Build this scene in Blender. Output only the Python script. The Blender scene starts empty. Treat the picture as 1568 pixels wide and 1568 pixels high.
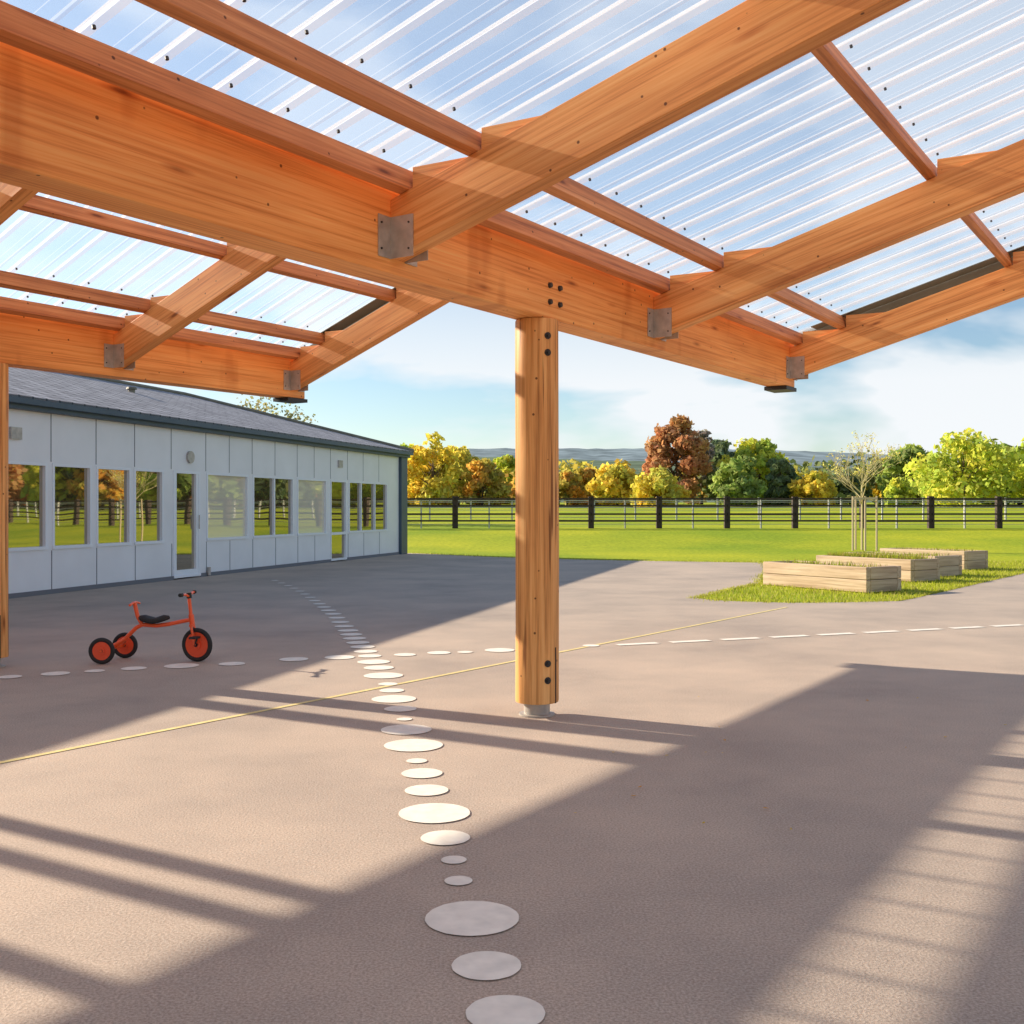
import bpy, bmesh, math, random
import numpy as np
from mathutils import Vector, Matrix
random.seed(7)
F=1680.0; CX=784.0; HY=778.0; H=1.5
def G(px,py,z=0.0):
    Y=F*(H-z)/(py-HY); return ((px-CX)/F*Y, Y)
D=Vector((0.5429,0.8398,0)).normalized()
P=Vector((D.y,-D.x,0))
UP=Vector((0,0,1))
def W(s,u,z): return D*s+P*u+UP*z
scene=bpy.context.scene
scene.view_settings.view_transform='Standard'
scene.view_settings.look='None'
scene.view_settings.exposure=0
# ------------------------------------------------------------------ materials
def newmat(n):
    m=bpy.data.materials.new(n); m.use_nodes=True
    nt=m.node_tree
    for x in list(nt.nodes): nt.nodes.remove(x)
    out=nt.nodes.new('ShaderNodeOutputMaterial')
    return m,nt,out
def N(nt,t,**kw):
    n=nt.nodes.new(t)
    for k,v in kw.items():
        if hasattr(n,k): setattr(n,k,v)
    return n
def setin(n,**kw):
    for k,v in kw.items(): n.inputs[k.replace('_',' ')].default_value=v
def ramp(nt,stops):
    r=nt.nodes.new('ShaderNodeValToRGB')
    e=r.color_ramp.elements
    while len(e)<len(stops): e.new(0.5)
    for i,(p,c) in enumerate(stops):
        e[i].position=p; e[i].color=(*c,1) if len(c)==3 else c
    return r
def simple(n,col,rough=0.6,metal=0.0,noise=0.0,nscale=20,bump=0.0,spec=0.5):
    m,nt,out=newmat(n)
    b=N(nt,'ShaderNodeBsdfPrincipled')
    setin(b,Roughness=rough,Metallic=metal)
    b.inputs['Specular IOR Level'].default_value=spec
    b.inputs['Base Color'].default_value=(*col,1)
    if noise>0:
        tc=N(nt,'ShaderNodeTexCoord'); no=N(nt,'ShaderNodeTexNoise')
        setin(no,Scale=nscale,Detail=3.0)
        nt.links.new(tc.outputs['Object'],no.inputs['Vector'])
        r=ramp(nt,[(0.3,[c*(1-noise) for c in col]),(0.7,[min(1,c*(1+noise)) for c in col])])
        nt.links.new(no.outputs['Fac'],r.inputs['Fac'])
        nt.links.new(r.outputs['Color'],b.inputs['Base Color'])
    nt.links.new(b.outputs['BSDF'],out.inputs['Surface'])
    return m
def mult(nt,a,b,f):
    mx=N(nt,'ShaderNodeMix',data_type='RGBA',blend_type='MULTIPLY'); mx.inputs[0].default_value=f
    nt.links.new(a,mx.inputs[6]); nt.links.new(b,mx.inputs[7]); return mx.outputs[2]
def wood(n,dark,mid,light,axis='x',gs=22,knots=True,checks=False,stain=False,rough=0.55):
    m,nt,out=newmat(n); L=nt.links.new
    tc=N(nt,'ShaderNodeTexCoord'); oi=N(nt,'ShaderNodeObjectInfo')
    mul=N(nt,'ShaderNodeMath',operation='MULTIPLY'); mul.inputs[1].default_value=37.0
    L(oi.outputs['Random'],mul.inputs[0])
    add=N(nt,'ShaderNodeVectorMath',operation='ADD'); L(tc.outputs['Object'],add.inputs[0]); L(mul.outputs[0],add.inputs[1])
    vec=add.outputs[0]
    def mapped(sc):
        mp=N(nt,'ShaderNodeMapping'); mp.inputs['Scale'].default_value=sc; L(vec,mp.inputs['Vector']); return mp.outputs[0]
    n1=N(nt,'ShaderNodeTexNoise'); setin(n1,Scale=1.0,Detail=4.0,Roughness=0.7,Distortion=0.25)
    L(mapped((0.7,gs,gs) if axis=='x' else (gs,gs,0.7)),n1.inputs['Vector'])
    r=ramp(nt,[(0.30,dark),(0.5,mid),(0.70,light)])
    L(n1.outputs['Fac'],r.inputs['Fac'])
    n2=N(nt,'ShaderNodeTexNoise'); setin(n2,Scale=1.0,Detail=2.0); L(mapped((0.8,4,4) if axis=='x' else (4,4,.8)),n2.inputs['Vector'])
    r2=ramp(nt,[(0.3,(0.80,0.70,0.62)),(0.7,(1.12,1.1,1.07))]); L(n2.outputs['Fac'],r2.inputs['Fac'])
    col=mult(nt,r.outputs['Color'],r2.outputs['Color'],0.8)
    if knots:
        v=N(nt,'ShaderNodeTexVoronoi'); setin(v,Scale=1.0); L(mapped((1.3,6,6) if axis=='x' else (5,5,1.2)),v.inputs['Vector'])
        rk=ramp(nt,[(0.05,(0.2,0.1,0.05)),(0.10,(0.75,0.6,0.5)),(0.17,(1,1,1))]); L(v.outputs['Distance'],rk.inputs['Fac'])
        col=mult(nt,col,rk.outputs['Color'],0.85)
        v2=N(nt,'ShaderNodeTexVoronoi'); setin(v2,Scale=7.5); L(vec,v2.inputs['Vector'])
        rp=ramp(nt,[(0.055,(0.10,0.06,0.04)),(0.078,(1,1,1))]); L(v2.outputs['Distance'],rp.inputs['Fac'])
        col=mult(nt,col,rp.outputs['Color'],0.85)
    if stain:
        n4=N(nt,'ShaderNodeTexNoise'); setin(n4,Scale=1.0,Detail=2.0); L(mapped((3.2,1,0.6)),n4.inputs['Vector'])
        rs=ramp(nt,[(0.30,(0.66,0.48,0.35)),(0.40,(1,1,1))]); L(n4.outputs['Fac'],rs.inputs['Fac'])
        col=mult(nt,col,rs.outputs['Color'],0.5)
    if checks:
        n3=N(nt,'ShaderNodeTexNoise'); setin(n3,Scale=1.0,Detail=1.0,Distortion=0.2); L(mapped((34,34,0.9)),n3.inputs['Vector'])
        rc=ramp(nt,[(0.31,(0.22,0.13,0.08)),(0.36,(1,1,1))]); L(n3.outputs['Fac'],rc.inputs['Fac'])
        col=mult(nt,col,rc.outputs['Color'],0.8)
    b=N(nt,'ShaderNodeBsdfPrincipled'); setin(b,Roughness=rough)
    b.inputs['Specular IOR Level'].default_value=0.3
    L(col,b.inputs['Base Color'])
    L(b.outputs['BSDF'],out.inputs['Surface'])
    return m
M_glulam=wood('glulam',(0.62,0.215,0.05),(0.90,0.40,0.12),(0.97,0.54,0.20),gs=42,stain=True)
M_rafter=wood('rafter_timber',(0.54,0.19,0.05),(0.85,0.375,0.115),(0.95,0.51,0.19),gs=36)
M_purlin=wood('purlin_timber',(0.36,0.125,0.045),(0.64,0.26,0.095),(0.80,0.38,0.155),gs=30)
M_post=wood('post_timber',(0.42,0.18,0.055),(0.78,0.40,0.135),(0.94,0.57,0.23),axis='z',gs=30,checks=True)
M_bedw=wood('sleeper_timber',(0.34,0.25,0.17),(0.56,0.44,0.31),(0.68,0.56,0.42),gs=22,knots=False,rough=0.8)
M_steel=simple('galvanised_steel',(0.46,0.43,0.39),0.5,0.3,0.18,14)
M_dark=simple('dark_steel',(0.035,0.035,0.035),0.5,0.2)
M_verge=simple('verge_flashing',(0.20,0.18,0.13),0.55,0.2,0.15,4)
M_fence=simple('fence_dark_wood',(0.05,0.032,0.025),0.8,0,0.3,6)
M_wire=simple('pale_fence_metal',(0.45,0.45,0.42),0.6,0.0)
M_white=simple('line_paint',(0.88,0.83,0.73),0.75,0,0.09,12)
M_yellow=simple('yellow_paint',(0.80,0.66,0.28),0.75,0,0.15,9)
def poly(n,tint,wt,front):
    m,nt,out=newmat(n); L=nt.links.new
    t=N(nt,'ShaderNodeBsdfTransparent'); t.inputs['Color'].default_value=(*tint,1)
    d=N(nt,'ShaderNodeBsdfTranslucent'); d.inputs['Color'].default_value=(*front,1)
    b=N(nt,'ShaderNodeMixShader'); b.inputs[0].default_value=wt; L(t.outputs[0],b.inputs[1]); L(d.outputs[0],b.inputs[2])
    L(b.outputs[0],out.inputs['Surface']); return m
M_pc=poly('clear_polycarbonate',(0.96,0.98,1.0),0.17,(.80,.91,1))
M_pcl=poly('polycarbonate_line',(0.93,0.95,0.98),0.3,(.9,.95,1))
M_pcr=poly('polycarbonate_rib',(0.92,0.95,0.98),0.55,(.97,.98,1))
def asphalt():
    m,nt,out=newmat('playground_asphalt'); L=nt.links.new
    tc=N(nt,'ShaderNodeTexCoord')
    n1=N(nt,'ShaderNodeTexNoise'); setin(n1,Scale=95.0,Detail=2.0,Roughness=0.7); L(tc.outputs['Object'],n1.inputs['Vector'])
    n2=N(nt,'ShaderNodeTexNoise'); setin(n2,Scale=0.55,Detail=5.0,Roughness=0.65); L(tc.outputs['Object'],n2.inputs['Vector'])
    r1=ramp(nt,[(0.25,(0.32,0.26,0.213)),(0.5,(0.495,0.408,0.338)),(0.78,(0.70,0.60,0.51))]); L(n1.outputs['Fac'],r1.inputs['Fac'])
    r2=ramp(nt,[(0.3,(0.76,0.765,0.78)),(0.55,(1,.985,.965)),(0.7,(1.12,1.09,1.05))]); L(n2.outputs['Fac'],r2.inputs['Fac'])
    b=N(nt,'ShaderNodeBsdfPrincipled'); setin(b,Roughness=0.85); b.inputs['Specular IOR Level'].default_value=0.25
    L(mult(nt,r1.outputs[0],r2.outputs[0],1.0),b.inputs['Base Color'])
    bp=N(nt,'ShaderNodeBump'); setin(bp,Strength=0.5,Distance=0.006); L(n1.outputs['Fac'],bp.inputs['Height']); L(bp.outputs[0],b.inputs['Normal'])
    L(b.outputs[0],out.inputs['Surface']); return m
M_asph=asphalt()
def grassm():
    m,nt,out=newmat('grass'); L=nt.links.new
    tc=N(nt,'ShaderNodeTexCoord')
    n1=N(nt,'ShaderNodeTexNoise'); setin(n1,Scale=7.0,Detail=5.0,Roughness=0.75); L(tc.outputs['Object'],n1.inputs['Vector'])
    n2=N(nt,'ShaderNodeTexNoise'); setin(n2,Scale=0.16,Detail=4.0); L(tc.outputs['Object'],n2.inputs['Vector'])
    r1=ramp(nt,[(0.3,(0.20,0.27,0.012)),(0.55,(0.40,0.46,0.022)),(0.75,(0.58,0.58,0.05))]); L(n1.outputs['Fac'],r1.inputs['Fac'])
    r2=ramp(nt,[(0.35,(0.66,0.78,0.75)),(0.65,(1.15,1.05,1.0))]); L(n2.outputs['Fac'],r2.inputs['Fac'])
    b=N(nt,'ShaderNodeBsdfPrincipled'); setin(b,Roughness=0.9); b.inputs['Specular IOR Level'].default_value=0.1
    L(mult(nt,r1.outputs[0],r2.outputs[0],1.0),b.inputs['Base Color'])
    L(b.outputs[0],out.inputs['Surface']); return m
M_grass=grassm()
def leafm(n='leaves'):
    m,nt,out=newmat(n); L=nt.links.new
    at=N(nt,'ShaderNodeAttribute'); at.attribute_name='Col'
    d=N(nt,'ShaderNodeBsdfDiffuse'); t=N(nt,'ShaderNodeBsdfTranslucent')
    L(at.outputs['Color'],d.inputs[0]); L(at.outputs['Color'],t.inputs[0])
    mx=N(nt,'ShaderNodeMixShader'); mx.inputs[0].default_value=0.5; L(d.outputs[0],mx.inputs[1]); L(t.outputs[0],mx.inputs[2])
    L(mx.outputs[0],out.inputs['Surface']); return m
M_leaf=leafm()
M_bark=simple('bark',(0.13,0.095,0.065),0.9)
M_twig=simple('young_bark',(0.58,0.49,0.28),0.8)
# ------------------------------------------------------------------ mesh helpers
def link(o,parent=None):
    scene.collection.objects.link(o)
    if parent: o.parent=parent
    return o
def empty(n):
    e=bpy.data.objects.new(n,None); e.empty_display_size=0.3; scene.collection.objects.link(e); return e
def frame(o,x,y,z):
    m=Matrix.Identity(4)
    for i,v in enumerate((x,y,z)):
        for r in range(3): m[r][i]=v[r]
    for r in range(3): m[r][3]=o[r]
    return m
def meshobj(name,verts,faces,mat,parent=None,mw=None,bevel=0,smooth=False):
    me=bpy.data.meshes.new(name); me.from_pydata([tuple(v) for v in verts],[],faces); me.update()
    bm=bmesh.new(); bm.from_mesh(me); bmesh.ops.recalc_face_normals(bm,faces=bm.faces); bm.to_mesh(me); bm.free()
    for mt in (mat if isinstance(mat,list) else [mat]): me.materials.append(mt)
    o=bpy.data.objects.new(name,me); link(o,parent)
    if mw is not None: o.matrix_world=mw
    if bevel>0:
        b=o.modifiers.new('bevel','BEVEL'); b.width=bevel; b.segments=2; b.limit_method='ANGLE'
    if smooth:
        for p in me.polygons: p.use_smooth=True
    return o
BF=[(0,1,2,3),(4,5,6,7),(0,1,5,4),(1,2,6,5),(2,3,7,6),(3,0,4,7)]
def boxv(x0,x1,y0,y1,z0,z1):
    return [(x0,y0,z0),(x1,y0,z0),(x1,y1,z0),(x0,y1,z0),(x0,y0,z1),(x1,y0,z1),(x1,y1,z1),(x0,y1,z1)]
def box(name,r,mat,parent=None,mw=None,bevel=0):
    return meshobj(name,boxv(*r),BF,mat,parent,mw,bevel)
class MB:
    def __init__(s): s.v=[]; s.f=[]; s.mi=[]
    def box(s,r,mi=0,T=None):
        b=len(s.v); vs=boxv(*r)
        if T is not None: vs=[T@Vector(v) for v in vs]
        s.v+=[tuple(v) for v in vs]; s.f+=[tuple(b+i for i in q) for q in BF]; s.mi+=[mi]*6
    def tube(s,a,b,r0,r1=None,n=10,mi=0,cap=True):
        a=Vector(a); b=Vector(b); r1=r0 if r1 is None else r1
        z=(b-a).normalized(); x=z.orthogonal().normalized(); y=z.cross(x)
        k=len(s.v)
        for c,r in ((a,r0),(b,r1)):
            for i in range(n):
                t=2*math.pi*i/n; s.v.append(tuple(c+x*math.cos(t)*r+y*math.sin(t)*r))
        for i in range(n): s.f.append((k+i,k+(i+1)%n,k+n+(i+1)%n,k+n+i)); s.mi.append(mi)
        if cap:
            s.f.append(tuple(k+i for i in range(n))); s.f.append(tuple(k+n+i for i in range(n))); s.mi+=[mi,mi]
    def path(s,pts,r,n=10,mi=0):
        for a,b in zip(pts[:-1],pts[1:]): s.tube(a,b,r,r,n,mi)
    def torus(s,c,ax,R,r,n=36,m=12,mi=0):
        c=Vector(c); z=Vector(ax).normalized(); x=z.orthogonal().normalized(); y=z.cross(x); k=len(s.v)
        for i in range(n):
            t=2*math.pi*i/n; e=x*math.cos(t)+y*math.sin(t)
            for j in range(m):
                q=2*math.pi*j/m; s.v.append(tuple(c+e*(R+r*math.cos(q))+z*r*math.sin(q)))
        for i in range(n):
            for j in range(m):
                s.f.append((k+i*m+j,k+((i+1)%n)*m+j,k+((i+1)%n)*m+(j+1)%m,k+i*m+(j+1)%m)); s.mi.append(mi)
    def obj(s,name,mats,parent=None,mw=None,smooth=False,bevel=0,recalc=True):
        me=bpy.data.meshes.new(name); me.from_pydata(s.v,[],s.f)
        for mt in (mats if isinstance(mats,list) else [mats]): me.materials.append(mt)
        me.polygons.foreach_set('material_index',s.mi); me.update()
        if recalc:
            bm=bmesh.new(); bm.from_mesh(me); bmesh.ops.recalc_face_normals(bm,faces=bm.faces); bm.to_mesh(me); bm.free()
        o=bpy.data.objects.new(name,me); link(o,parent)
        if mw is not None: o.matrix_world=mw
        if smooth:
            for p in me.polygons: p.use_smooth=True
            try: me.set_sharp_from_angle(angle=math.radians(40))
            except Exception: pass
        if bevel>0:
            b=o.modifiers.new('bevel','BEVEL'); b.width=bevel; b.segments=2; b.limit_method='ANGLE'
        return o
def prism(name,poly_uz,s0,s1,slope,mat,parent,bevel=0.004):
    th=math.atan(slope); X=(P*math.cos(th)+UP*math.sin(th)); Z=(UP*math.cos(th)-P*math.sin(th)); Y=Z.cross(X)
    o=W((s0+s1)/2,poly_uz[0][0],poly_uz[0][1]); mw=frame(o,X,Y,Z); inv=mw.inverted()
    n=len(poly_uz)
    v=[inv@W(s0,u,z) for u,z in poly_uz]+[inv@W(s1,u,z) for u,z in poly_uz]
    f=[tuple(range(n)),tuple(range(n,2*n))]+[(i,(i+1)%n,n+(i+1)%n,n+i) for i in range(n)]
    return meshobj(name,v,f,mat,parent,mw,bevel)
# ------------------------------------------------------------------ terrain
def ss(a,b,x):
    t=min(1,max(0,(x-a)/(b-a))); return t*t*(3-2*t)
def hz(y): return 0.57*ss(37,54,y)+0.75*ss(50,85,y)+0.7*ss(85,140,y)+2.0*ss(140,500,y)
ys=[-400,-100,-30]+[0,15,30]+list(np.arange(37,60,1.5))+list(np.arange(60,150,6))+[160,200,300,400,500,800,1500,3000]
xs=[-1500,-600,-250,-120,-60,-30,-10,0,10,30,60,120,250,600,1500]
v=[(x,y,hz(y)-0.012) for y in ys for x in xs]; nx=len(xs)
f=[(j*nx+i,j*nx+i+1,(j+1)*nx+i+1,(j+1)*nx+i) for j in range(len(ys)-1) for i in range(nx-1)]
meshobj('grass_ground',v,f,M_grass,smooth=True)
edge=[(-60,-25),(-60,36.6),(-3.3,36.6),G(760,853),G(900,857),G(1030,859.5),G(1168,861.5),(6.4,27),(5.5,24),(4.9,21.8),(4.0,20.2),G(1065,915.5),
      G(1095,919),G(1140,921),G(1210,923),G(1300,922),G(1380,920),G(1440,907),G(1500,893),G(1568,877.5),(16,29.5),(22,33),(32,34),(32,-25)]
meshobj('asphalt_playground',[(x,y,0) for x,y in edge],[tuple(range(len(edge)))],M_asph)
def pip(x,y,pl):
    c=False; j=len(pl)-1
    for i in range(len(pl)):
        xi,yi=pl[i]; xj,yj=pl[j]
        if (yi>y)!=(yj>y) and x<(xj-xi)*(y-yi)/(yj-yi)+xi: c=not c
        j=i
    return c
gv=[];gf=[];gc=[]
def blade(x,y,z,h,w,base):
    a=random.random()*6.283; l=random.uniform(-.5,.5)*h; m=random.uniform(-.5,.5)*h
    k=len(gv); dx,dy=math.cos(a)*w,math.sin(a)*w
    gv.extend([(x-dx,y-dy,z),(x+dx,y+dy,z),(x+l,y+m,z+h)]); gf.append((k,k+1,k+2))
    q=random.uniform(.7,1.3); gc.extend([(base[0]*q,base[1]*q,base[2]*q,1)]*3)
cnt=0
while cnt<22000:
    x=random.uniform(2.8,15); y=random.uniform(17,31)
    if pip(x,y,edge): continue
    cnt+=1
    blade(x,y,-0.01,random.uniform(.03,.08),.008,random.choice([(0.42,0.46,0.04),(0.36,.41,.04),(.52,.48,.14)]))
for a,b in zip(edge[2:20],edge[3:21]):
    L=math.hypot(b[0]-a[0],b[1]-a[1])
    for i in range(int(L*150)):
        t=random.random(); w=random.gauss(0,.11)
        blade(a[0]+(b[0]-a[0])*t+w,a[1]+(b[1]-a[1])*t+w+.02,-0.005,random.uniform(.02,.06),.008,(0.44,0.45,0.07))
def colmesh(name,vv,ff,cc,mats,mi=None,parent=None):
    me=bpy.data.meshes.new(name); me.from_pydata(vv,[],ff)
    ca=me.color_attributes.new('Col','FLOAT_COLOR','POINT'); ca.data.foreach_set('color',np.array(cc,dtype=np.float32).ravel())
    for m in mats: me.materials.append(m)
    if mi is not None: me.polygons.foreach_set('material_index',mi)
    me.update(); o=bpy.data.objects.new(name,me); link(o,parent); return o
colmesh('grass_tufts',gv,gf,gc,[M_leaf])
# ------------------------------------------------------------------ markings
mk=MB()
def disc(cx,cy,r,n=36,z=0.005):
    k=len(mk.v)
    for i in range(n):
        t=6.28318*i/n; q=r*(1+random.uniform(-.008,.008)); mk.v.append((cx+math.cos(t)*q,cy+math.sin(t)*q,z))
    mk.f.append(tuple(range(k,k+n))); mk.mi.append(0)
dots=[(774,1553,122),(745,1480,107),(723,1407,144),(702,1350,43),(695,1318,39),(682,1284,76),(665,1246,110),(653,1211,67),(646,1185,63),(638,1166,32),(633,1142,90),(622,1118,78),(619,1102,24),(613,1086,50),(603,1071,68),(600,1058,38),(594,1048,30),(587,1035,60),(580,1023,46),(572,1014,50),(566,1005,36),(560,998,36),(555,991,38),(548,984.5,36),(543,978,36),(538,972,34),(533,966,32),(527,959.5,30),(521,953,28),(516,946.5,26),(510,940.5,26),(503,935,24),(496,930,22),(489,925,20),(482,920,18),(475,915,17),(467,910,16),(459,905.5,15),(450,901,14),(441,897,13),(431,893,12),(421,889,11),
 (15,1037,35),(85,1032,42),(145,1028,30),(205,1024,38),(278,1020,52),(355,1017,40),(450,1010,44),(520,1007,46),(620,1003,34),(672,1000,36),(712,999,24),(765,996,46),(905,989,26)]
for px,py,w in dots:
    x,y=G(px,py); disc(x,y,w/2/F*y)
def strip(pts,w,z,B,mi=0):
    for a,b in zip(pts[:-1],pts[1:]):
        a=Vector((*a,z)); b=Vector((*b,z)); q=(b-a).normalized(); n=Vector((-q.y,q.x,0))*w/2
        k=len(B.v); B.v+= [tuple(a-n),tuple(b-n),tuple(b+n),tuple(a+n)]; B.f.append((k,k+1,k+2,k+3)); B.mi.append(mi)
a=Vector(G(945,988)); b=Vector(G(1568,957)); b=b+(b-a)*0.6
L=(b-a).length; q=(b-a)/L; t=0
while t<L:
    p0=a+q*t; p1=a+q*min(L,t+0.5); strip([p0,p1],0.13,0.005,mk); t+=0.66
mk.obj('painted_dots_and_dashes',M_white,recalc=False)
yl=MB(); strip([G(-150,1198),G(1205,930)],0.05,0.0035,yl); yl.obj('painted_yellow_line',M_yellow,recalc=False)
lv=[];lf=[];lc=[]
rl=random.Random(11)
for i in range(46):
    x=rl.uniform(.2,6); y=rl.uniform(4.8,9); sz=rl.uniform(.008,.018); a=rl.random()*6.28; k=len(lv)
    c=rl.choice([(.75,.38,.05),(.75,.55,.1),(.8,.6,.2)])
    for j in range(5):
        t=a+j*1.2566; rr=sz*(1 if j%2 else .6)
        lv.append((x+math.cos(t)*rr,y+math.sin(t)*rr,0.007+rl.random()*.008)); lc.append((*c,1))
    lf.append(tuple(range(k,k+5)))
colmesh('fallen_leaves',lv,lf,lc,[M_leaf])
# ------------------------------------------------------------------ canopy
can=empty('timber_canopy')
BZ0,BZ1=2.862,3.377
def beam(name,u_near,s0,s1,w=0.24):
    c=W(s0,u_near-w/2,BZ0)
    box(name,(0,s1-s0,-w/2,w/2,0,BZ1-BZ0),M_glulam,can,frame(c,D,UP.cross(D),UP),0.006)
    box(name+'_end_pad',(0,0.34,-w/2-.01,w/2+.01,-0.045,-0.003),M_dark,can,frame(W(s1-0.30,u_near-w/2,BZ0),D,UP.cross(D),UP),0.003)
U1,U2,U3,U4=-4.05,-9.6,-15.1,3.09
beam('main_beam',U1,-6,12.15); beam('rear_beam',U2,-6,10.09); beam('outer_beam',U3,-6,5.6); beam('front_beam',U4,-6,12.15)
RW=0.13; RH=0.34; PH=0.135; PW=0.07
def hanger(name,s,u,z,sgn=1):
    mb=MB(); T=frame(W(s,u,z),D,P*sgn,UP)
    for sd in (-1,1):
        a=sd*(RW/2)
        mb.box((min(a,a+sd*.115),max(a,a+sd*.115),0.002,0.007,-0.005,0.235),0,T)
        mb.box((min(a+sd*.002,a+sd*.007),max(a+sd*.002,a+sd*.007),0.007,0.17,-0.005,0.235),0,T)
        for zz in (0.04,0.19):
            c=T@Vector((a+sd*.09,0.006,zz)); mb.tube(c,c+P*sgn*0.008,0.007,0.006,8,1)
            c=T@Vector((a+sd*.006,.14,zz)); mb.tube(c,c+D*sd*0.006,0.006,0.006,8,1)
    mb.obj(name,[M_steel,M_dark],can)
def rafter(name,s,ua,za,ub,zb,hang=True,w=RW):
    sl=(zb-za)/(ub-ua)
    prism(name,[(ua,za),(ub,zb),(ub,zb+RH),(ua,za+RH)],s-w/2,s+w/2,sl,M_rafter,can)
    if hang: hanger(name+'_hanger',s,ua,za,1 if ub>ua else -1)
def bay(tag,ua,ub,ridge,zlo,slA,slB,sraf,s_end,s_start,pur,covered=True):
    zr=zlo+slA*(ridge-ua)
    slB=(zr-zlo)/(ub-ridge)
    for i,sw in enumerate(sraf):
        s,w_=(sw if isinstance(sw,tuple) else (sw,RW))
        rafter(f'{tag}_rafter_a{i}',s,ua,zlo,ridge-.03,zr-.03*slA,w_==RW,w_)
        rafter(f'{tag}_rafter_b{i}',s,ub,zlo,ridge+.03,zr-.03*slB,w_==RW,w_)
    c=W(s_start,ridge,zr-0.02); box(tag+'_ridge_beam',(0,s_end-s_start-.1,-.028,.028,0,0.40),M_purlin,can,frame(c,D,UP.cross(D),UP),0.003)
    if not covered: return
    for side in (0,1):
        sl=slA if side==0 else slB; u0=ua if side==0 else ub; sg=1 if side==0 else -1
        for j,du in enumerate(pur):
            if du>abs(ridge-u0)-0.1: continue
            u=u0+sg*du; zt=zlo+sl*du+RH
            th=math.atan(sl)*sg
            Xn=(P*math.cos(th)+UP*math.sin(th)); Zn=(UP*math.cos(th)-P*math.sin(th))
            T=frame(W(s_start,u,zt+.002),D,-Xn,Zn)
            box(f'{tag}_purlin_{side}{j}',(0,s_end-s_start-.12,-PW/2,PW/2,0,PH),M_purlin,can,T,0.003)
            for s in sraf:
                a=u+sg*(PW/2+.004); ln=PH/sl*0.92
                prism(f'{tag}_wedge',[(a,zt+sl*(PW/2)+.003),(a+sg*ln,zt+sl*(PW/2+ln)+.003),(a,zt+sl*PW/2+PH)],s-.035,s+.035,0,M_rafter,can,0.002)
        uE=u0-sg*0.10; uR=ridge
        z0=zlo+sl*(-0.10)+RH+PH+.02; z1=zlo+sl*abs(ridge-u0)+RH+PH+.02
        X=(W(0,uR,z1)-W(0,uE,z0)); Lx=X.length; X.normalize(); Y=D; Z=X.cross(Y)
        if Z.z<0: Z=-Z
        mw=frame(W(s_start,uE,z0),X,Y,Z)
        prof=[];per=0.372;t=0;Lt=s_end-s_start
        while t<Lt-per:
            prof+= [(t,0,0),(t+.075,0,1),(t+.080,0,0),(t+.150,0,1),(t+.158,.012,1),(t+.172,.012,1),(t+.18,0,0),
                    (t+.27,0,2),(t+.285,.03,2),(t+.318,.03,2),(t+.333,0,0)]; t+=per
        prof.append((t,0,0))
        mb=MB()
        for i,(y,h,_) in enumerate(prof): mb.v+=[(0,y,h),(Lx,y,h)]
        for i in range(len(prof)-1):
            mb.f.append((2*i,2*i+1,2*i+3,2*i+2)); mb.mi.append(prof[i][2])
        mb.obj(f'{tag}_roof_sheet_{side}',[M_pc,M_pcl,M_pcr],can,mw,recalc=False)
        box(f'{tag}_verge_flashing_{side}',(0.35,Lx,Lt-.34,Lt-.12,-.012,-.004),M_verge,can,mw)
        box(f'{tag}_verge_trim_{side}',(0.0,Lx,Lt-.10,Lt-.08,-.10,.045),M_verge,can,mw)
        fm=MB()
        for du in pur:
            if du>abs(ridge-u0)-0.1: continue
            for k in range(int(Lt/0.372)):
                yy=k*.372+.30; xx=(du+.10)/math.cos(math.atan(sl))
                fm.tube((xx+.055,yy,-.003),(xx+.055,yy,-.018),.009,.009,6)
        fm.obj(f'{tag}_fixings_{side}',M_dark,can,mw)
bay('near',U1,U4-.24,-0.6,2.95,0.285,0.28,[12.04,8.54,5.03,1.5,-2.03,-5.5],12.32,-6,[0.10,0.58,2.25])
bay('mid',U2,U1-.24,-6.95,2.95,0.37,0.37,[9.9,7.34,4.8,2.3,-.2,-2.7,-5.2],10.2,-6,[0.10,0.5,1.6])
bay('outer_pergola',U3,U2-.24,-12.4,2.95,0.37,0.37,[(5.1,.26),2.34,2.03,1.36,-1.2,-4.2],5.45,-6,[],False)
bolts=MB()
for ss_ in (6.76,6.9):
    for zz in (2.98,3.10):
        c=W(ss_,U1,zz); bolts.tube(c,c+P*.02,.022,.018,8)
bolts.obj('beam_bolts',M_dark,can)
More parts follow.
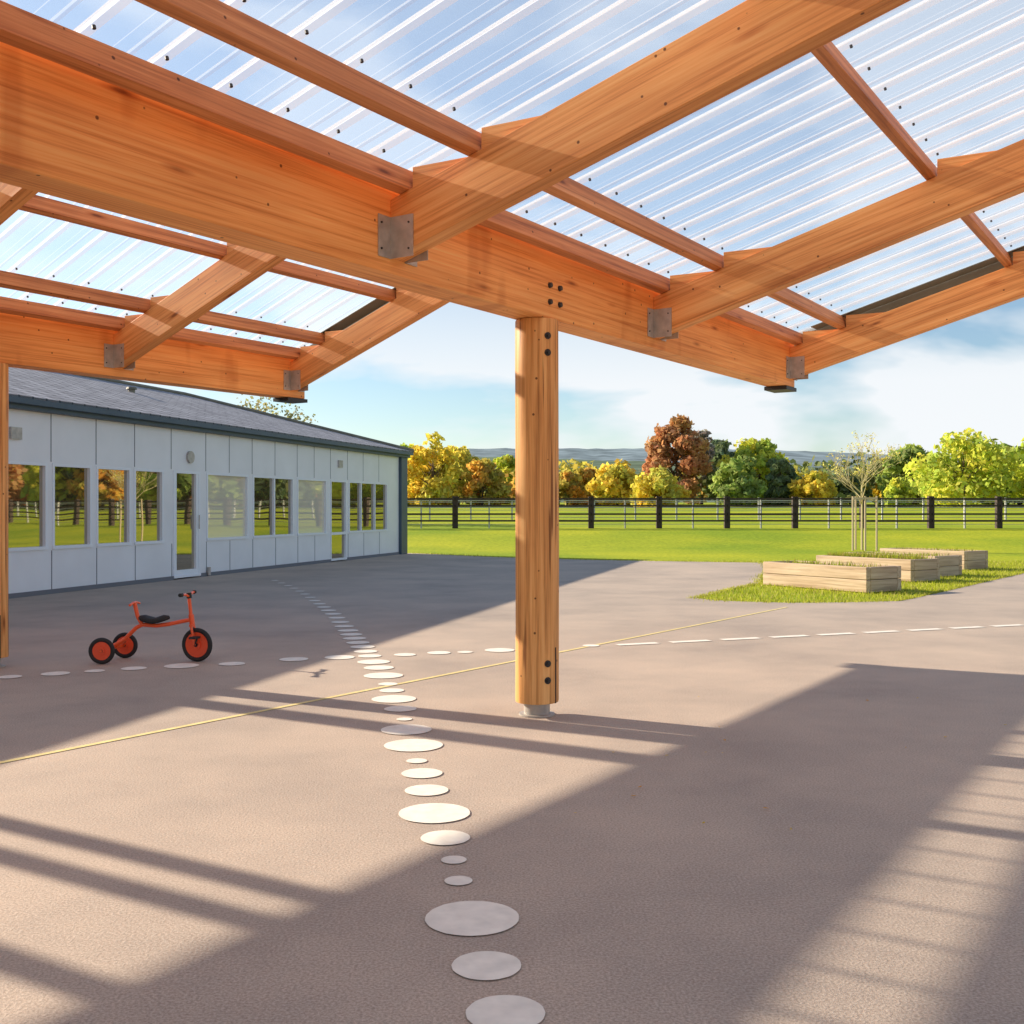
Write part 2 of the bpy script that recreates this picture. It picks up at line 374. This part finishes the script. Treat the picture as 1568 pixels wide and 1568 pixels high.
def post(name,s,u,r=0.158):
    b=W(s,u,0); n=40; vs=[];fs=[]
    levels=[(0.10,r*.985),(0.115,r),(0.6,r*.995),(1.2,r),(1.9,r*.99),(2.5,r*.995),(BZ0-.012,r*.99),(BZ0-.004,r*.97)]
    rnd=random.Random(int(s*10)); ph=rnd.random()*6
    for z,rr in levels:
        for i in range(n):
            t=6.28318*i/n; q=rr*(1+.012*math.sin(3*t+ph+z)+.008*math.sin(7*t+z*2))
            vs.append((math.cos(t)*q,math.sin(t)*q,z))
    for j in range(len(levels)-1):
        for i in range(n): fs.append((j*n+i,j*n+(i+1)%n,(j+1)*n+(i+1)%n,(j+1)*n+i))
    fs.append(tuple(range(n))); fs.append(tuple(range((len(levels)-1)*n,len(levels)*n)))
    o=meshobj(name,vs,fs,M_post,can,Matrix.Translation(b),smooth=True)
    try: o.data.set_sharp_from_angle(angle=math.radians(40))
    except Exception: pass
    mb=MB(); mb.tube(b+UP*0.0,b+UP*0.10,.095,.095,28,0); mb.tube(b+UP*.002,b+UP*.014,.13,.13,28,0)
    Q=(P-D*.55).normalized()
    for zz in (0.27,0.39,2.61,2.73):
        c=b+Q*(r*.97)+UP*zz; mb.tube(c-Q*.01,c+Q*.008,.026,.025,16,1); mb.tube(c+Q*.008,c+Q*.024,.014,.012,6,1)
    mb.box((-.004,.004,-.003,.003,0.10,0.50),1,frame(b+P*(r*1.0),D,P,UP))
    mb.obj(name+'_steel_shoe',[M_steel,M_dark],can,smooth=True)
post('post_front',6.783,U1-.12)
post('post_front_b',-0.6,U1-.12)
post('post_rear',6.0,U2-.12)
post('post_rear_b',0.0,U2-.12)
post('post_outer',4.9,U3-.12); post('post_outer_b',-1.0,U3-.12)
post('post_near',6.783,U4-.12); post('post_near_b',-3.6,U4-.12)
# ------------------------------------------------------------------ school building
bld=empty('school_building')
bd=Vector((.2593,.9657,0)).normalized(); bn=Vector((bd.y,-bd.x,0)); BO=Vector((-3.557,36,0))
BT=frame(BO,bd,bn,UP)
def tx(px):
    a=(px-CX)/F; return (a*36+3.557)/(bd.x-a*bd.y)
M_panel=simple('facade_panel',(0.80,0.82,0.84),0.45,0,0.04,1.5)
M_joint=simple('panel_joint',(0.16,0.17,0.19),0.7)
M_frame=simple('window_frame',(0.82,0.86,0.90),0.4)
M_fascia=simple('fascia_slate_blue',(0.05,0.085,0.125),0.45,0,0.1,2)
def glassm(n,dark,f):
    m,nt,out=newmat(n); L=nt.links.new
    d=N(nt,'ShaderNodeBsdfDiffuse'); d.inputs[0].default_value=(*dark,1)
    g=N(nt,'ShaderNodeBsdfGlossy'); setin(g,Roughness=0.015); g.inputs[0].default_value=(.98,.93,.78,1)
    tc=N(nt,'ShaderNodeTexCoord'); no=N(nt,'ShaderNodeTexNoise'); setin(no,Scale=0.6,Detail=1.0); L(tc.outputs['Object'],no.inputs[0])
    bp=N(nt,'ShaderNodeBump'); setin(bp,Strength=0.12,Distance=0.03); L(no.outputs['Fac'],bp.inputs['Height']); L(bp.outputs[0],g.inputs['Normal'])
    mx=N(nt,'ShaderNodeMixShader'); mx.inputs[0].default_value=f; L(d.outputs[0],mx.inputs[1]); L(g.outputs[0],mx.inputs[2])
    L(mx.outputs[0],out.inputs[0]); return m
M_glass=glassm('window_glass',(0.09,0.06,0.03),0.5)
M_glassb=glassm('window_glass_blind',(0.78,0.72,0.58),0.28)
T0=-36.0
EZ=3.15
SILL,HEAD=0.78,2.29
wins=[]
for a,b,k,m in [(12,72,'w',[]),(80,140,'w',[]),(147,200,'w',[]),(205,250,'w',[]),(265,306,'d',[]),(316,380,'b',[]),(387,449,'w',[420]),(455,500,'b',[]),(506,530,'d2',[]),(534,593,'w',[553,574])]:
    wins.append((tx(a),tx(b),k,[tx(q) for q in m]))
wins[0]=(tx(12)-0.55,tx(72),'w',[])
t=wins[0][0]-.15
while t>T0+3:
    wins.insert(0,(t-1.3,t,'w',[])); t-=1.45
wl=MB(); O0,O1=-0.25,0.0
wl.box((T0,0,O0,O1,HEAD,EZ),0)
prev=T0
segs=sorted(wins)
for a,b,k,m in segs:
    if a>prev: wl.box((prev,a,O0,O1,SILL,HEAD),0)
    prev=b
wl.box((prev,0,O0,O1,SILL,HEAD),0)
prev=T0
for a,b,k,m in segs:
    if k in('d','d2'):
        wl.box((prev,a,O0,O1,0,SILL),0); prev=b
wl.box((prev,0,O0,O1,0,SILL),0)
wl.box((T0,-.003,-10,O0-.3,0,EZ-.003),0)
wl.obj('walls',M_panel,bld,BT)
fr=MB(); gl=MB(); 
for a,b,k,m in segs:
    z0=SILL if k in('w','b') else 0.03
    fw=0.055
    fr.box((a,b,-.10,.012,HEAD-fw,HEAD-.002)); fr.box((a,b,-.10,.03,z0,z0+fw))
    fr.box((a,a+fw,-.10,.012,z0+fw,HEAD-fw)); fr.box((b-fw,b,-.10,.012,z0+fw,HEAD-fw))
    for q in m: fr.box((q-.03,q+.03,-.10,.010,z0+fw,HEAD-fw))
    if k=='d':
        fr.box((a+fw,b-fw,-.08,.006,z0+fw,z0+.16)); fr.box((b-.16,b-fw-.003,-.08,.004,z0+.16,HEAD-fw))
        fr.box((a+fw+.003,a+.13,-.08,.004,z0+.16,HEAD-fw))
    if k=='d2': fr.box((a+fw,b-fw,-.08,.006,SILL-.03,SILL+.04))
    gl.box((a+fw*.5,b-fw*.5,-.07,-.05,z0+fw*.5,HEAD-fw*.5),1 if k=='b' else 0)
fr.obj('window_frames',M_frame,bld,BT); gl.obj('window_glazing',[M_glass,M_glassb],bld,BT)
jt=MB()
for px in (78,147,206,262,315,351,386,421,455,481,506,532,556,580): 
    t=tx(px); jt.box((t-.010,t+.010,0,.004,HEAD+.02,EZ))
    t2=tx(px+1)
    if not any(a-.02<t2<b+.02 and k in('d','d2') for a,b,k,m in segs): jt.box((t2-.010,t2+.010,0,.004,.08,SILL-.02))
t=tx(12)-1.0
while t>T0: jt.box((t-.012,t+.012,0,.004,HEAD+.02,EZ)); jt.box((t-.012,t+.012,0,.004,.08,SILL-.02)); t-=1.45
jt.obj('panel_joints',M_joint,bld,BT)
tr=MB()
prev=T0
for a,b,k,m in segs:
    if k in('d','d2'): tr.box((prev,a-.005,0,.02,0,.08)); prev=b+.005
tr.box((prev,-.2,0,.02,0,.08))
tr.obj('plinth',M_joint,bld,BT)
fa=MB()
fa.box((T0,.18,-.06,.16,EZ+.002,EZ+.20)); fa.box((T0,.22,.163,.27,EZ+.08,EZ+.21)); fa.box((-.45,.10,-.16,.10,0.002,EZ)); fa.box((.1,.22,-10.1,.155,EZ+.003,EZ+.195))
fa.obj('fascia_and_gutter',M_fascia,bld,BT,bevel=0.006)
ex=MB(); 
c=BT@Vector((tx(290),0.0,1.5+78*((BO+bd*tx(290)).y)/F)); ex.tube(c,c+bn*.05,.13,.13,20)
for px,z in ((520,2.75),(22,2.75)):
    t=tx(px); ex.box((t-.13,t+.13,0,.05,z-.1,z+.1),0,BT)
c=BT@Vector((tx(302),.02,1.05)); ex.tube(c+bn*.03,c+bn*.03+UP*.3,.012,.012,8)
c=BT@Vector((tx(317),.02,0)); ex.tube(c+bn*.03+UP*.02,c+bn*.03+UP*.2,.04,.04,10)
ex.obj('wall_lamp_and_vents',M_steel,bld)
def roofm():
    m,nt,out=newmat('slate_roof'); L=nt.links.new
    tc=N(nt,'ShaderNodeTexCoord')
    br=N(nt,'ShaderNodeTexBrick'); setin(br,Scale=1.0,Mortar_Size=0.025,Brick_Width=0.34,Row_Height=0.30,Bias=0.0)
    br.inputs['Color1'].default_value=(.30,.29,.31,1); br.inputs['Color2'].default_value=(.48,.465,.49,1); br.inputs['Mortar'].default_value=(.07,.07,.08,1)
    L(tc.outputs['Object'],br.inputs['Vector'])
    b=N(nt,'ShaderNodeBsdfPrincipled'); setin(b,Roughness=0.7)
    L(br.outputs['Color'],b.inputs['Base Color'])
    bp=N(nt,'ShaderNodeBump'); setin(bp,Strength=0.6,Distance=0.02); bp.invert=True; L(br.outputs['Fac'],bp.inputs['Height']); L(bp.outputs[0],b.inputs['Normal'])
    L(b.outputs[0],out.inputs[0]); return m
M_roof=roofm()
ez=EZ+.215; rz=4.85
v=[(.22,.27,ez),(T0,.27,ez),(T0,-10.2,ez),(.22,-10.2,ez),(-5,-5,rz),(T0,-5,rz),(.22,.27,ez-.04),(T0,.27,ez-.04),(T0,-10.2,ez-.04),(.22,-10.2,ez-.04)]
f=[(0,4,5,1),(3,2,5,4),(0,3,4),(1,5,2),(6,7,8,9),(0,1,7,6),(1,2,8,7),(2,3,9,8),(3,0,6,9)]
meshobj('roof',v,f,M_roof,bld,BT)
rv=MB(); c=BT@Vector((-10.3,-3.2,4.25)); rv.tube(c,c+UP*.16,.08,.08,12); rv.tube(c+UP*.16,c+UP*.21,.13,.11,12)
for a_,b_ in (((-5,-5,rz+.02),(T0,-5,rz+.02)),((.22,.27,ez+.02),(-5,-5,rz+.02))): rv.tube(BT@Vector(a_),BT@Vector(b_),.06,.06,8)
rv.obj('roof_vent_and_ridge_tiles',M_verge,bld)
# ------------------------------------------------------------------ fences
FY=52.0
def postrail(name,y,x0,x1,step,mats,h,pw,rails,rh,wires=()):
    mb=MB(); z=hz(y)-.05
    x=x0
    while x<=x1:
        dz=random.uniform(-.02,.03); mb.box((x-pw/2,x+pw/2,y-pw/2,y+pw/2,z,z+h+.05+dz)); 
        for r in rails:
            mb.box((x-.02,x+step+.02,y-pw/2-.045,y-pw/2-.003,z+.05+r-rh/2+random.uniform(-.01,.01),z+.05+r+rh/2))
        if wires:
            mb.box((x+step/2-.035,x+step/2+.035,y-.05,y+.03,z,z+h-.08),1)
            for r in wires: mb.box((x,x+step,y-.012,y+.006,z+.05+r-.012,z+.05+r+.012),1)
        x+=step
    return mb.obj(name,mats)
x697=(697-CX)/F*FY
postrail('paddock_fence',FY,x697-3.22*14,90,3.22,[M_fence,M_wire],1.50,0.26,[1.38,1.05,0.66,0.34],0.085,(1.22,.85,.5,.18))
postrail('field_fence',64.0,-60,120,2.4,M_wire,1.25,0.09,[1.1,0.7,0.3],0.05)
# ------------------------------------------------------------------ raised beds
e1=Vector((-.54,.84,0)).normalized(); e2=Vector((.84,.54,0)).normalized()
M_soil=simple('soil',(0.10,0.07,0.04),0.95,0,0.4,12)
for i,(ox,oy) in enumerate([(0,0),(1.84,2.9),(2.95,4.5),(4.7,7.2)]):
    pe=empty('raised_planter_bed')
    o=Vector((6.27+ox,19.4+oy,0)); T=frame(o,e1,e2,UP); Lb,Wb=2.5,0.95
    for j in range(2):
        z0=j*.225+(.0 if j==0 else .004); z1=z0+.222
        box(f'side_a{j}',(0,Lb,0,.11,z0,z1),M_bedw,pe,T,0.012)
        box(f'side_b{j}',(0,Lb,Wb-.11,Wb,z0,z1),M_bedw,pe,T,0.012)
        T2=frame(o+e1*.11,e2,-e1,UP)
        box(f'end_a{j}',(.113,Wb-.113,0,.11,z0,z1),M_bedw,pe,T2,0.012)
        T3=frame(o+e1*(Lb),e2,-e1,UP)
        box(f'end_b{j}',(.113,Wb-.113,0,.11,z0,z1),M_bedw,pe,T3,0.012)
    box('soil',(.1,Lb-.1,.1,Wb-.1,.02,.38),M_soil,pe,T)
    gv.clear(); gf.clear(); gc.clear()
    for k in range(2600 if i==1 else 500):
        a=random.uniform(.13,Lb-.13); b=random.uniform(.13,Wb-.13); p=T@Vector((a,b,.38)); blade(p.x,p.y,.375,random.uniform(.05,.16 if i!=1 else .2),.012,random.choice([(.3,.4,.03),(.45,.46,.06),(.35,.28,.08)]))
    colmesh('bed_plants',list(gv),list(gf),list(gc),[M_leaf],None,pe)
# ------------------------------------------------------------------ trees
rng=np.random.default_rng(3)
def leaves(centers,radii,n,size,pal,jit=0.3):
    k=len(centers); w=(radii[:,0]*radii[:,2]); w=w/w.sum(); idx=rng.choice(k,size=n,p=w)
    d=rng.normal(size=(n,3)); d/=np.linalg.norm(d,axis=1)[:,None]
    rr=rng.uniform(.3,1.15,size=(n,1))**0.6
    c=centers[idx]+d*rr*radii[idx]
    nrm=d+rng.normal(size=(n,3))*0.7; nrm/=np.linalg.norm(nrm,axis=1)[:,None]
    a=np.cross(nrm,rng.normal(size=(n,3))); a/=np.linalg.norm(a,axis=1)[:,None]; b=np.cross(nrm,a)
    s=size*rng.uniform(.6,1.3,size=(n,1))
    a=a*s; b=b*s*.7
    V=np.stack([c-a-b*.3,c+b,c+a+b*.2,c-b],axis=1).reshape(-1,3)
    pal=np.array(pal); cp=pal[rng.integers(0,len(pal),k)]
    col=cp[idx]*rng.uniform(1-jit,1+jit,size=(n,1))*(1+rng.normal(size=(n,3))*.05)
    col=np.clip(col,0.005,1); col=np.repeat(np.concatenate([col,np.ones((n,1))],1),4,axis=0)
    return V,col
def tree(name,x,y,h,w,pal,n=2600,size=.34,base=None,crown0=0.22,parent=None,sparse=1.0):
    z=hz(y) if base is None else base
    k=int(36+w*2.4)
    th=rng.uniform(0,6.283,k); zz=rng.uniform(0,1,k)
    prof=np.sin(np.pi*np.clip(zz*.80+.17,0,1))**0.65
    rad=w/2*prof*np.sqrt(rng.uniform(.1,1.1,k))*.85
    C=np.stack([x+np.cos(th)*rad,y+np.sin(th)*rad,z+h*crown0+zz*h*(1-crown0)*.88+rng.normal(size=k)*.15],1)
    rs=w*rng.uniform(.08,.16,k)*sparse
    R=np.stack([rs,rs,rs*.8],1)
    V,col=leaves(C,R,n,size,pal)
    mb=MB(); r0=max(.06,h*.025)
    mb.tube((x,y,z-.1),(x+.1,y,z+h*.35),r0,r0*.7,8)
    mb.tube((x+.1,y,z+h*.35),(x,y,z+h*.8),r0*.7,r0*.2,8)
    for i in range(0,k,2):
        s0=z+h*rng.uniform(.25,.55); mb.tube((x+.05,y,s0),tuple(C[i]),r0*.35,r0*.1,5,0,False)
    nb=len(mb.v)
    vv=mb.v+[tuple(q) for q in V.tolist()]
    ff=mb.f+[(nb+4*i,nb+4*i+1,nb+4*i+2,nb+4*i+3) for i in range(n)]
    cc=np.concatenate([np.ones((nb,4))*.1,col],0)
    mi=[1]*len(mb.f)+[0]*n
    return colmesh(name,vv,ff,cc,[M_leaf,M_bark],mi,parent)
YEL=[(.85,.66,.10),(.76,.66,.11),(.88,.68,.11),(.62,.58,.12)]
ORG=[(.80,.50,.10),(.70,.46,.12),(.64,.54,.12),(.48,.44,.12)]
RED=[(.62,.30,.14),(.58,.32,.15),(.50,.28,.14),(.66,.38,.16)]
GRN=[(.36,.46,.13),(.46,.55,.13),(.30,.38,.13)]
YG=[(.70,.74,.11),(.58,.66,.11),(.78,.76,.12),(.48,.56,.11)]
DKG=[(.19,.26,.15),(.24,.30,.16),(.28,.34,.16)]
def tpx(px,top,wpx,y,pal,n=2600,name='autumn_tree',c0=0.06,size=None,sp=1.0):
    z=hz(y); x=(px-CX)/F*y; h=H+(HY-top)/F*y-z; w=wpx/F*y
    tree(name,x,y,h,w*1.12,pal,n,size or .0026*y,crown0=c0,sparse=sp)
for a in [(590,690,60,124,YG),(625,676,70,118,YG),(662,664,90,112,YEL),(702,684,90,120,YEL),(738,700,70,115,ORG),(775,694,60,130,YG),(812,700,60,125,ORG),(868,720,60,118,ORG),(902,716,60,122,ORG),(945,712,84,114,YEL),(1005,722,84,108,YEL),
          (1103,668,62,132,DKG),(1160,670,112,120,YG),(1130,690,70,112,GRN),(1195,700,50,116,DKG),(1245,724,70,114,YEL),(1225,730,40,118,GRN),(1352,704,60,135,YEL),(1392,678,80,128,GRN),(1376,734,46,106,YG),(1475,668,160,110,YG),(1560,686,100,122,GRN),(1530,678,70,130,GRN),(1295,722,70,130,DKG)]:
    tpx(a[0],a[1],a[2],a[3],a[4],n=4600 if a[2]>90 else 2900)
tpx(1035,634,98,122,RED,4800,'copper_beech_tree',0.1)
tpx(1074,650,45,128,[(.36,.32,.28),(.32,.28,.24)],700,'bare_tree',0.3)
for i in range(40):
    px=1630+i*65+random.uniform(-20,20)
    tpx(px,random.uniform(610,660),random.uniform(100,150),random.uniform(95,125),random.choice([ORG,GRN,RED,DKG,YG]),n=1100,size=.6)
for i in range(10):
    tpx(570-60*i-random.uniform(20,40),random.uniform(672,705),90,random.uniform(110,130),random.choice([YEL,ORG,YG]),n=1000,size=.45)
tpx(400,598,170,62,[(.34,.32,.16),(.40,.36,.17),(.3,.3,.15)],2600,'tree_behind_school',0.3,size=.11)
k=900; cx=rng.uniform(-110,330,k); cy=rng.uniform(124,150,k); hh=rng.uniform(.5,4.8,k)
C=np.stack([cx,cy,np.array([hz(q) for q in cy])+hh],1); R=np.stack([rng.uniform(1.2,2.4,k)]*2+[rng.uniform(1.0,1.8,k)],1)
V,col=leaves(C,R,42000,.45,[(.2,.25,.1),(.24,.28,.1),(.5,.44,.1),(.6,.42,.1),(.18,.22,.1),(.66,.56,.1)])
colmesh('distant_woodland',V.tolist(),[(4*i,4*i+1,4*i+2,4*i+3) for i in range(42000)],col,[M_leaf])
def hills(name,y,base,amp,seed,col):
    r=random.Random(seed); n=500; X0,X1=-2600,3600
    ph=[r.random()*6.28 for _ in range(5)]
    v=[];f=[]
    for i in range(n+1):
        x=X0+(X1-X0)*i/n
        h=base+amp*(math.sin(x/420+ph[0])*.5+math.sin(x/170+ph[1])*.2+math.sin(x/61+ph[2])*.06+r.uniform(-.05,.05))
        v+= [(x,y-700,0),(x,y,h),(x,y+500,h*.7)]
    for i in range(n):
        for j in (0,1): f.append((3*i+j,3*i+3+j,3*i+4+j,3*i+1+j))
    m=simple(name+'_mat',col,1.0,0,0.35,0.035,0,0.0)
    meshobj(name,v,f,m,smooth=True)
hills('hill_far',1500,74,14,4,(0.22,0.28,0.31))  # atmospheric haze is painted into the bluish grey-green base colour
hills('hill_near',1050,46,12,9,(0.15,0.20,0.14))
yt=empty('young_staked_tree'); YX,YY=(1320-CX)/F*38.8,38.8
yz=hz(YY)
mb=MB(); rr=random.Random(5); tips=[]
def grow(p,d,L,r,dep):
    q=p+d*L; mb.tube(p,q,r,r*.6,6,0,False)
    if dep==0: tips.append(q); return
    for i in range(rr.choice([2,3,3])):
        nd=(d+Vector((rr.uniform(-.75,.75),rr.uniform(-.75,.75),rr.uniform(-.05,.6)))).normalized()
        grow(q,nd,L*rr.uniform(.62,.9),r*.6,dep-1)
p=Vector((YX,YY,yz)); mb.tube(p,p+UP*1.9,.045,.035,8)
for zz in (1.6,1.8,2.0,2.2,2.35): 
    for i in range(2):
        a=rr.random()*6.28; grow(p+UP*zz,Vector((math.cos(a)*.75,math.sin(a)*.75,.65)).normalized(),.62,.02,3)
grow(p+UP*1.9,Vector((0,0,1)),.65,.03,4)
mb.obj('trunk_and_branches',M_twig,yt,recalc=False)
tp=np.array([tuple(t) for t in tips]); 
V,col=leaves(tp,np.ones((len(tp),3))*.14,500,.035,[(.85,.75,.2),(.78,.68,.2)])
colmesh('leaves',V.tolist(),[(4*i,4*i+1,4*i+2,4*i+3) for i in range(500)],col,[M_leaf],None,yt)
M_stake=simple('stake_wood',(.6,.47,.32),.8)
mb=MB()
for dx,dy in ((-.42,-.3),(.0,-.36),(.42,-.3),(-.1,.4)):
    mb.tube((YX+dx,YY+dy,yz-.1),(YX+dx,YY+dy,yz+1.9),.035,.033,8)
mb.box((YX-.42,YX+.42,YY-.35,YY-.32,yz+1.78,yz+1.86)); mb.obj('stakes',M_stake,yt)
# ------------------------------------------------------------------ tricycle
tri=empty('childs_tricycle')
M_red=simple('orange_red_paint',(0.9,0.11,0.02),0.3,0,0,1,0,.6)
M_rub=simple('rubber',(0.02,0.02,0.02),0.7); M_hub=simple('red_wheel_disc',(0.88,0.10,0.03),0.4)
fx=Vector((G(300,1014)[0],10.72,0))
hd=Vector((1,-0.02,0)).normalized(); sd=Vector((.02,1,0)).normalized()
def tp_(a,b,z): return fx+hd*a+sd*b+UP*z
mb=MB()
RF=.165; RR=.128
def wheel(c,R,w,ax):
    mb.torus(c,ax,R-w*.5,w*.5,40,12,1)
    mb.tube(c-ax*w*.22,c+ax*w*.22,R-w*.75,R-w*.75,32,2)
    mb.tube(c-ax*w*.5,c+ax*w*.5,R*.28,R*.28,20,2)
    mb.tube(c-ax*w*.62,c+ax*w*.62,R*.12,R*.12,14,1)
sa=(sd*math.cos(.25)+hd*math.sin(.25)).normalized()
fc=tp_(0,0,RF); wheel(fc,RF,.045,sa)
rc1=tp_(-.86,-.2,RR); rc2=tp_(-.80,.24,RR)
wheel(rc1,RR,.042,sd); wheel(rc2,RR,.042,sd)
mb.tube(rc1-sd*.03,rc2+sd*.03,.014,.014,12,0)
mb.tube(fc+sa*.045,tp_(-.05,.04,.36),.013,.013,10,0); mb.tube(fc-sa*.045,tp_(-.05,-.04,.36),.013,.013,10,0)
mb.tube(fc+sa*.05,fc-sa*.05,.01,.01,8,1)
mb.tube(tp_(-.05,-.05,.355),tp_(-.05,.05,.355),.016,.016,10,0)
mb.tube(tp_(-.05,0,.35),tp_(-.08,0,.64),.018,.016,14,0)
mb.tube(tp_(-.045,0,.34),tp_(-.06,0,.46),.026,.026,14,0)
hb=[tp_(-.08,-.02,.64),tp_(-.085,-.09,.66),tp_(-.09,-.18,.665),tp_(-.095,-.23,.665)]
hb2=[tp_(-.08,.02,.64),tp_(-.085,.09,.66),tp_(-.09,.18,.665),tp_(-.095,.23,.665)]
mb.path(hb[:3],.012,10,0); mb.path(hb2[:3],.012,10,0); mb.tube(hb[2],hb[3],.019,.019,12,1); mb.tube(hb2[2],hb2[3],.019,.019,12,1)
mb.tube(tp_(-.08,0,.62),tp_(-.083,0,.675),.028,.026,12,1)
mb.tube(fc-sa*.05,fc-sa*.05+UP*.07+hd*.03,.008,.008,8,1); mb.box((-.03,.03,-.05,.05,-.01,.01),1,frame(fc-sa*.10+UP*.08+hd*.03,hd,sa,UP))
mb.tube(fc+sa*.05,fc+sa*.05-UP*.07-hd*.03,.008,.008,8,1); mb.box((-.03,.03,-.05,.05,-.01,.01),1,frame(fc+sa*.10-UP*.08-hd*.03,hd,sa,UP))
mb.path([tp_(-.06,0,.41),tp_(-.14,0,.395),tp_(-.28,0,.365),tp_(-.40,0,.35),tp_(-.54,0,.36)],.02,14,0)
mb.path([tp_(-.54,0,.36),tp_(-.60,0,.33),tp_(-.70,0,.23),tp_(-.80,0,.15),tp_(-.85,0,.128)],.02,14,0)
for sg,rc in ((-1,rc1),(1,rc2)): mb.tube(tp_(-.70,0,.23),rc-sd*sg*.04,.012,.012,10,0)
mb.path([tp_(-.54,0,.36),tp_(-.585,0,.44),tp_(-.615,0,.57)],.02,12,0)
mb.path([tp_(-.615,-.13,.56),tp_(-.615,-.05,.575),tp_(-.615,.05,.575),tp_(-.615,.13,.56)],.012,10,0)
mb.obj('frame_and_wheels',[M_red,M_rub,M_hub],tri,smooth=True)
sv=[];sf=[];nn=24
for j,(zz,sc) in enumerate([(.375,.8),(.385,1),(.405,1.03),(.42,.94),(.427,.6)]):
    for i in range(nn):
        t=6.28318*i/nn; a=math.cos(t)*.15; b=math.sin(t)*(.095 if math.cos(t)<0 else .065)
        lift=.03*(a/.15)**2
        sv.append(tuple(tp_(-.42+a*sc,b*sc,zz+lift)))
for j in range(4):
    for i in range(nn): sf.append((j*nn+i,j*nn+(i+1)%nn,(j+1)*nn+(i+1)%nn,(j+1)*nn+i))
sf.append(tuple(range(nn))); sf.append(tuple(range(4*nn,5*nn)))
meshobj('seat',sv,sf,M_rub,tri,smooth=True)
# ------------------------------------------------------------------ sun, sky, camera
k_,ks_=2.42,0.2
tr_=(P*k_+D*ks_-UP); tr_.normalize()
sun=bpy.data.lights.new('sun','SUN'); sun.energy=8.8; sun.angle=math.radians(0.5); sun.color=(1.0,0.86,0.68)
so=bpy.data.objects.new('sun',sun); link(so); so.rotation_euler=tr_.to_track_quat('-Z','Y').to_euler()
to=-tr_
elev=math.asin(to.z); az=math.atan2(to.x,to.y)
w=bpy.data.worlds.new('World'); scene.world=w; w.use_nodes=True; nt=w.node_tree; L=nt.links.new
for x in list(nt.nodes): nt.nodes.remove(x)
out=nt.nodes.new('ShaderNodeOutputWorld'); bg=nt.nodes.new('ShaderNodeBackground'); bg.inputs['Strength'].default_value=0.15
sky=nt.nodes.new('ShaderNodeTexSky'); sky.sky_type='NISHITA'; sky.sun_disc=False; sky.sun_elevation=elev; sky.sun_rotation=az; sky.air_density=1.0; sky.dust_density=0.3; sky.ozone_density=2.5
tc=nt.nodes.new('ShaderNodeTexCoord'); mp=nt.nodes.new('ShaderNodeMapping'); mp.inputs['Scale'].default_value=(1,1,2.8)
L(tc.outputs['Generated'],mp.inputs['Vector'])
no=nt.nodes.new('ShaderNodeTexNoise'); no.inputs['Scale'].default_value=3.1; no.inputs['Detail'].default_value=5; no.inputs['Roughness'].default_value=.52; no.inputs['Distortion'].default_value=.2
L(mp.outputs[0],no.inputs['Vector'])
rc=ramp(nt,[(0.42,(0,0,0)),(0.52,(1,1,1))]); L(no.outputs['Fac'],rc.inputs['Fac'])
sx=nt.nodes.new('ShaderNodeSeparateXYZ'); L(tc.outputs['Generated'],sx.inputs[0])
re=ramp(nt,[(0.0,(1,)*3),(0.11,(.95,)*3),(0.20,(.4,)*3),(0.6,(.2,)*3)]); L(sx.outputs['Z'],re.inputs['Fac'])
mu=nt.nodes.new('ShaderNodeMath'); mu.operation='MULTIPLY'; L(rc.outputs[0],mu.inputs[0]); L(re.outputs[0],mu.inputs[1])
mx=nt.nodes.new('ShaderNodeMix'); mx.data_type='RGBA'; L(mu.outputs[0],mx.inputs[0]); L(sky.outputs[0],mx.inputs[6]); mx.inputs[7].default_value=(6.2,6.4,6.6,1)
L(mx.outputs[2],bg.inputs['Color']); L(bg.outputs[0],out.inputs['Surface'])
cam=bpy.data.cameras.new('camera'); co=bpy.data.objects.new('camera',cam); link(co)
co.location=(0,0,H); co.rotation_euler=(math.radians(90),0,0)
cam.sensor_width=36; cam.lens=36*F/1568; cam.shift_y=-(784-HY)/1568; cam.clip_start=.05; cam.clip_end=6000
scene.camera=co
